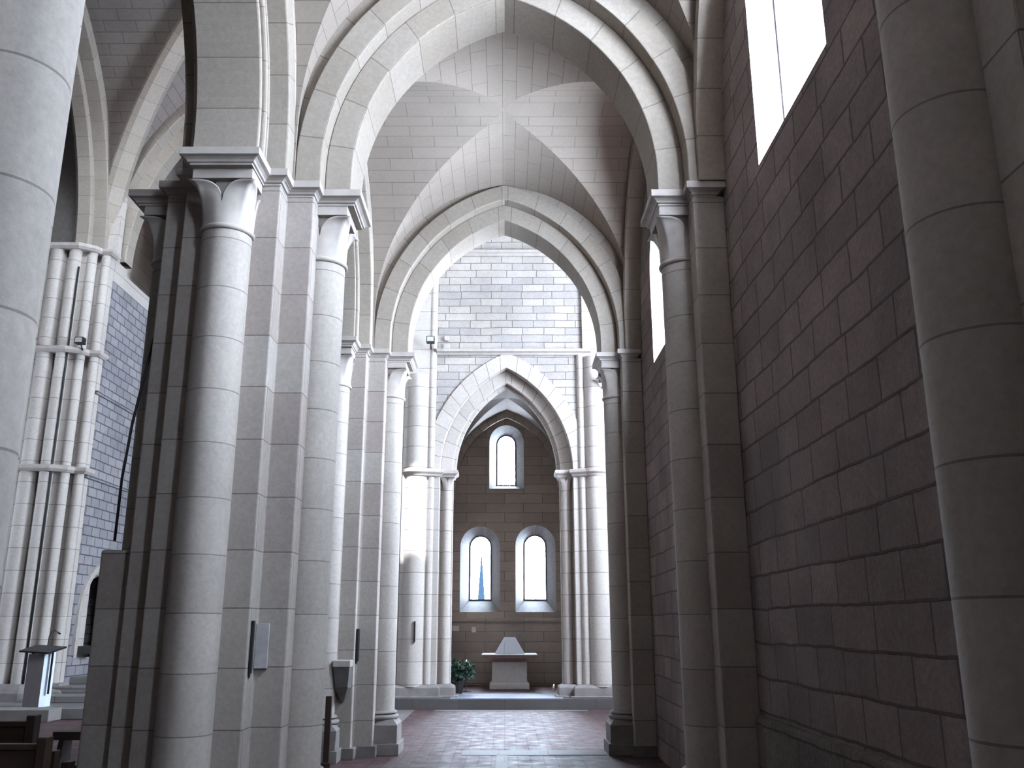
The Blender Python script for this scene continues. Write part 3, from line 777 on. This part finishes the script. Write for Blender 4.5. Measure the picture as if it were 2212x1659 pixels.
# choir side wall
CWX = -8.72; fC = lambda u, z, d: (CWX - d, u, z)
Wc = roundtop(18.6, 21.0, 9.0, 13.2); Wco = roundtop(18.2, 20.0, 9.6, 12.9)
niche = [(18.85, .95)] + [(20.35, .95)] + [(20.35 - (20.35-19.6)*(1-math.cos(PI/2*i/8)), 1.75 + .85*math.sin(PI/2*i/8)) for i in range(9)] + [(18.85 + (19.6-18.85)*(1-math.cos(PI/2*i/8)), 1.75 + .85*math.sin(PI/2*i/8)) for i in range(7, -1, -1)]
wall('wall_choir_left', M['choir'], fC, [(18.6 - .02, 0), (26, 0), (26, 9.0), (18.58, 9.0)], [niche], T=.7, label='blue grey choir wall with small niche')
wall('wall_choir_upper', M['pale'], fC, [(18.6, 9.0), (26, 9.0), (26, 15.2), (18.6, 15.2)], [roundtop(18.8, 20.75, 9.35, 13.0)], T=.75, holes_out=[roundtop(19.2, 20.2, 9.75, 12.7)])
o = reveal('window_6', M['mould'], fC, roundtop(19.2, 20.2, 9.75, 12.7), roundtop(19.2, 20.2, 9.75, 12.7), .75, .85, 'choir window sliver'); pane(fC, roundtop(19.2, 20.2, 9.75, 12.7), .8, o)
portal((CWX-.84, 19.7, 11.2), (0, -PI/2, 0), 2.9, 1.0)
mb = MB(); mb.box(CWX-.75, 18.7, .9, CWX-.6, 20.5, 2.7); struct(mb.build('wall_choir_niche', M['choir']))
for z in (6.35, 4.55): 
    mb = MB(); mb.prism([(CWX-.02, 18.4), (CWX+.05, 18.4), (CWX+.05, 26), (CWX-.02, 26)], z, z+.09); struct(mb.build('trim_4' if z > 5 else 'trim_5', M['choir'], bevel=.02))
ra = thing('niche_hood', 'pale pointed stone hood over the choir niche', 'arch', (CWX, 19.6, 0))
m = MB(); ring(m, lambda x, z, d: (d, x, z), .75, .3, 1.75, 1.0, .13, -.02, .06, 12); m.build('hood_band', M['mould'], ra)
# choir platform and steps
mb = MB()
for i, (x1, y0, z) in enumerate(((-5.9, 16.55, .19), (-5.9, 17.6, .32), (-5.9, 18.2, .45), (-5.9, 18.8, .58))):
    mb.box(-11.5 if i == 0 else -8.9, y0, (0, .19, .32, .45)[i], -3.2, 26, z)
for i, f in enumerate(mb.f): mb.uv[i] = [(mb.v[k][0], mb.v[k][1] + mb.v[k][2]) for k in f]
tag(mb.build('choir_steps', M['choirfloor'], bevel=.015), 'broad low stone steps of the choir at far left behind the lectern', 'steps')
mb = MB(); mb.box(-9.3, 16.1, 0, -7.75, 16.6, .2); 
for i, f in enumerate(mb.f): mb.uv[i] = [(mb.v[k][0], mb.v[k][1] + mb.v[k][2]) for k in f]
mb.build('platform', M['plinth'], bevel=.015); o = bpy.data.objects['platform']; tag(o, 'low stone platform in front of the lectern', 'platform')
# lectern
le = thing('lectern', 'slim two tone lectern with black sloping desk and microphone at far left', 'lectern', (-8.36, 16.85, .19))
m = MB(); m.box(-.17, -.16, 0, .12, .12, .90); m.build('front_panel', M['taupe'], le, bevel=.005)
m = MB(); m.prism([(.12, -.16), (.19, -.08), (.19, .12), (.12, .12)], 0, .93); m.build('side_panel', M['bluewhite'], le, bevel=.004)
m = MB(); m.box(.225, -.12, .22, .25, -.09, 1.0); m.box(-.12, -.15, .88, -.08, -.11, 1.02); m.tube([(.237, -.1, .9), (.20, -.1, .97), (.14, -.1, 1.0)], .01, 6); m.build('brackets', M['black'], le)
m = MB(); P0 = [(-.24, -.26), (.30, -.30), (.38, .2), (-.18, .22)]
m.prism(P0, 1.0, 1.03); d_ = m.build('desk', M['black'], le); d_.rotation_euler = (math.radians(11), math.radians(2.5), 0)
m = MB(); m.tube([(.02, .1, 1.03), (.03, .1, 1.2), (.07, .1, 1.3), (.13, .08, 1.31), (.20, .06, 1.27)], .008, 6); m.tube([(.19, .06, 1.275), (.25, .05, 1.25)], .018, 8); m.build('microphone', M['black'], le)
# things on the choir wall
m = MB(); m.box(CWX, 18.95, 1.02, CWX+.28, 19.35, 1.18); tag(m.build('dark_box', M['dark'], bevel=.01), 'small dark box on the ledge below the choir niche', 'box')
m = MB(); m.tube([(CWX, 19.75, 2.15), (CWX+.5, 19.75, 2.15)], .025, 8); m.box(CWX+.0, 19.72, 1.75, CWX+.05, 19.78, 2.25); tag(m.build('wall_bracket', M['black']), 'black wall bracket beside the choir niche', 'bracket')

# pews and bench
def pew(label, x1, y, h, w=2.4):
    t = thing('pew', label, 'pew', (x1, y, 0), 0, 'dark wooden pews in the nave')
    m = MB(); m.box(-w, -.02, .12, -.04, .02, h-.02); m.build('backrest', M['wood'], t, bevel=.004)
    m = MB(); m.box(-w, -.035, h-.04, -.03, .035, h); m.build('top_rail', M['wood'], t, bevel=.006)
    m = MB(); m.box(-.07, -.05, 0, .0, .05, h+.045); m.build('end_post', M['wood'], t, bevel=.006)
    m = MB(); m.box(-.06, .04, 0, -.01, .44, .45); m.box(-.065, .34, .45, .0, .44, .62); m.build('end_panel', M['wood'], t, bevel=.006)
    m = MB(); m.box(-w, .02, .41, -.05, .45, .45); m.build('seat', M['wood'], t, bevel=.004)
    return t
pew('farther dark wooden pew back at bottom left with a square end post', -3.61, 7.34, .88)
pew('nearest dark wooden pew back in the bottom left corner', -3.21, 6.74, .79)
be = thing('kneeling_bench', 'dark wooden bench with splayed leg beside the left pier', 'bench', (-4.45, 9.9, 0))
m = MB(); m.box(-.18, -.15, .46, .8, .15, .54); m.build('seat', M['wood'], be, bevel=.006)
for x in (-.13, .68):
    m = MB(); m.prism([(x-.05, -.13), (x+.03, -.13), (x+.03, .13), (x-.05, .13)], 0, .46, poly2=[(x, -.10), (x+.05, -.10), (x+.05, .10), (x, .10)]); m.build('leg', M['wood'], be)
m = MB(); m.box(-.1, -.02, .14, .68, .02, .2); m.build('stretcher', M['wood'], be)
slab(-6.3, 8.6, -2.9, 10.4, 'choirfloor', .006)

# ------------------------------------------------------------------ wall fittings
def speaker(label, loc, h, d=(.045, .11), plate=None):
    t = thing('column_loudspeaker', label, 'loudspeaker', loc, 0, 'slim loudspeakers on the piers')
    m = MB(); m.box(0, 0, 0, d[0], d[1], h); m.build('housing', M['black'], t, bevel=.006)
    m = MB(); m.box(.0, d[1]*.3, -.03, d[0]*.5, d[1]*.7, 0); m.build('bracket', M['black'], t)
    if plate:
        m = MB(); m.box(*plate); m.build('back_plate', M['steel'], t, bevel=.003)
speaker('slim black loudspeaker low on the tall left pier', (-1.902, 6.93, 1.25), .38, (.02, .05), (.0, .145, .03, .10, .17, .36))
speaker('slim black loudspeaker low on the second left pier', (-1.902, 11.86, 1.15), .40, (.035, .10))
speaker('slim black loudspeaker on the sunlit shafts left of the chapel', (-1.83, 18.66, 1.27), .40, (.03, .05))
speaker('slim black loudspeaker at the outer edge of the right chapel pier', (2.14, 18.78, 1.30), .42, (.03, .06))
ft = thing('holy_water_font', 'small wall font with pale rim and dark basin on the second left pier', 'font', (-2.02, 11.78, .84))
m = MB(); m.prism([(-.08, -.16), (.08, -.16), (.10, 0), (-.10, 0)], .0, .25, poly2=[(-.10, -.22), (.10, -.22), (.10, 0), (-.10, 0)]); m.prism([(-.02, -.04), (.02, -.04), (.02, 0), (-.02, 0)], -.16, 0, poly2=[(-.08, -.16), (.08, -.16), (.10, 0), (-.10, 0)]); m.build('basin', M['darkfont'], ft, bevel=.008)
m = MB(); m.box(-.11, -.23, .25, .11, 0, .335); m.build('rim', M['mould'], ft, bevel=.01)
wp = thing('wooden_screen', 'narrow dark wooden board standing between the two left piers', 'board', (-2.085, 11.2, 0))
m = MB(); m.box(-.035, -.03, 0, .035, .03, .78); m.build('panel', M['wood'], wp, bevel=.005)
m = MB(); m.box(-.06, -.08, 0, .06, .08, .05); m.build('foot', M['wood'], wp, bevel=.005)
m = MB(); m.tube([(-2.02, 18.62, .45), (-2.2, 18.58, 3), (-2.2, 18.58, 6.6)][1:] and [(-2.175, 18.62, .45), (-2.175, 18.62, 6.7)], .025, 8); tag(m.build('black_line', M['cloud']), 'thin black line along the left edge of the sunlit chapel shafts', 'pipe')  # thin black vertical tube beside the large shaft
def spot(label, loc, rz=0):
    t = thing('spotlight', label, 'spotlight', loc, rz, 'spotlights')
    m = MB(); m.box(-.09, -.16, .03, .09, .0, .17); m.build('housing', M['black'], t, bevel=.01)
    m = MB(); m.tube([(0, -.02, .03), (0, .06, -.05), (0, .12, -.05)], .018, 6); m.build('bracket', M['black'], t)
    m = MB(); m.box(-.07, -.165, .05, .07, -.16, .15); m.build('lens', M['steel'], t)
spot('small black spotlight on the string course left of the chapel arch', (-1.62, 18.68, 7.52))
spot('small black spotlight on the right chapel shafts', (2.12, 18.62, 6.62))
spot('small spotlight on the middle ring band of the far left pier', (-8.95, 18.0, 7.28))
cb = MB(); cb.tube([(-2.96, 7.2, 4.9), (-2.97, 7.21, 4.0), (-3.06, 7.16, 3.2), (-3.12, 7.22, 2.75), (-3.14, 7.26, 2.25)], .012, 6)
tag(cb.build('cable', M['cloud']), 'thin black cable hanging down the nave side of the tall left pier', 'cable')
rl = MB(); rl.box(-1.36, TY-.05, 7.5, -1.22, TY+.02, 7.62); rl.box(-1.34, TY-.06, 7.68, -1.24, TY+.02, 7.8); tag(rl.build('carved_corbel', M['mould'], bevel=.015), 'small carved stone fragment in the wall above the string course', 'carving')

# ------------------------------------------------------------------ outer shell: roofs and far walls that are out of view
def shell(name, *b):
    m = MB(); m.box(*b); struct(m.build(name, M['shell']))
shell('ceiling', -14.2, 12.4, 15.2, 6.6, 19.3, 15.4)
shell('ceiling', -10, -2.9, 12.5, -1.8, 12.6, 12.7)
shell('ceiling', -2.0, -2.9, 9, 2.4, 12.9, 9.2)
shell('ceiling', -9.6, 18.9, 14.6, -1.6, 26.2, 14.8)
shell('wall_choir_end', -9.6, 26, 0, -1.6, 26.2, 15)
shell('wall_choir_right', -2.75, 19.2, 0, -2.5, 26.1, 15.2)
shell('wall_nave_north', -9.6, -2.8, 0, -9.4, 12.6, 13)
shell('wall_transept_north_west', -14.2, 12.4, 0, -9.4, 12.6, 15.3)
shell('wall_transept_north_east', -14.2, 18.95, 0, -9.2, 19.2, 15.3)
# nave front wall over its arch
# transept ends with tall windows
fS = lambda u, z, d: (6.3 + d, u, z)
SW = [roundtop(13.2, 14.6, 4.0, 9.9), roundtop(14.9, 16.3, 4.0, 9.9)]
wall('wall_transept_south', M['pier'], fS, [(12.4, 0), (19.3, 0), (19.3, 15.3), (12.4, 15.3)], SW, T=.3)
fN = lambda u, z, d: (-13.9 - d, u, z)
NW = [roundtop(14.2, 14.7, 3.0, 5.4), roundtop(16.6, 17.05, 3.0, 5.4)]
wall('wall_transept_north', M['pier'], fN, [(12.4, 0), (19.3, 0), (19.3, 15.3), (12.4, 15.3)], NW, T=.3)
for k, (f_, s_, lb) in enumerate([(fS, q, 'tall transept window') for q in SW] + [(fN, q, 'tall north window') for q in NW]):
    o = reveal('window_%d' % (7+k), M['mould'], f_, s_, s_, 0, .3, lb); pane(f_, s_, .2, o)
    us = [p[0] for p in s_]; zs_ = [p[1] for p in s_]
    P = f_((min(us)+max(us))/2, (min(zs_)+max(zs_))/2, .36)
    portal(P, (0, PI/2 if P[0] > 0 else -PI/2, 0), max(zs_)-min(zs_), max(us)-min(us))

# ------------------------------------------------------------------ light
w = bpy.data.worlds.new('overcast_sky'); scene.world = w; w.use_nodes = True
bg = w.node_tree.nodes['Background']; bg.inputs[0].default_value = (.735, .85, 1.0, 1); bg.inputs[1].default_value = 84
sun = bpy.data.lights.new('sun', 'SUN'); sun.energy = 24; sun.angle = .02; sun.color = (1, 1, 1)
so = bpy.data.objects.new('sun', sun); COL.objects.link(so)
d = Vector((-.1, 1, -1.11)).normalized(); so.rotation_euler = d.to_track_quat('-Z', 'Y').to_euler()

# ------------------------------------------------------------------ camera
cam = bpy.data.cameras.new('camera'); co = bpy.data.objects.new('camera', cam); COL.objects.link(co)
cam.sensor_width = 36; cam.lens = 1926/2212*36; cam.shift_x = 16/2212; cam.clip_start = .05
co.location = (0, 0, 1.6); co.rotation_euler = (PI/2 + math.atan(520/1926), 0, 0)
scene.camera = co
vs = scene.view_settings; vs.view_transform = 'Standard'; vs.look = 'None'; vs.gamma = 1; vs.use_curve_mapping = False; vs.exposure = 0.22
scene.cycles.max_bounces = 12; scene.cycles.diffuse_bounces = 8
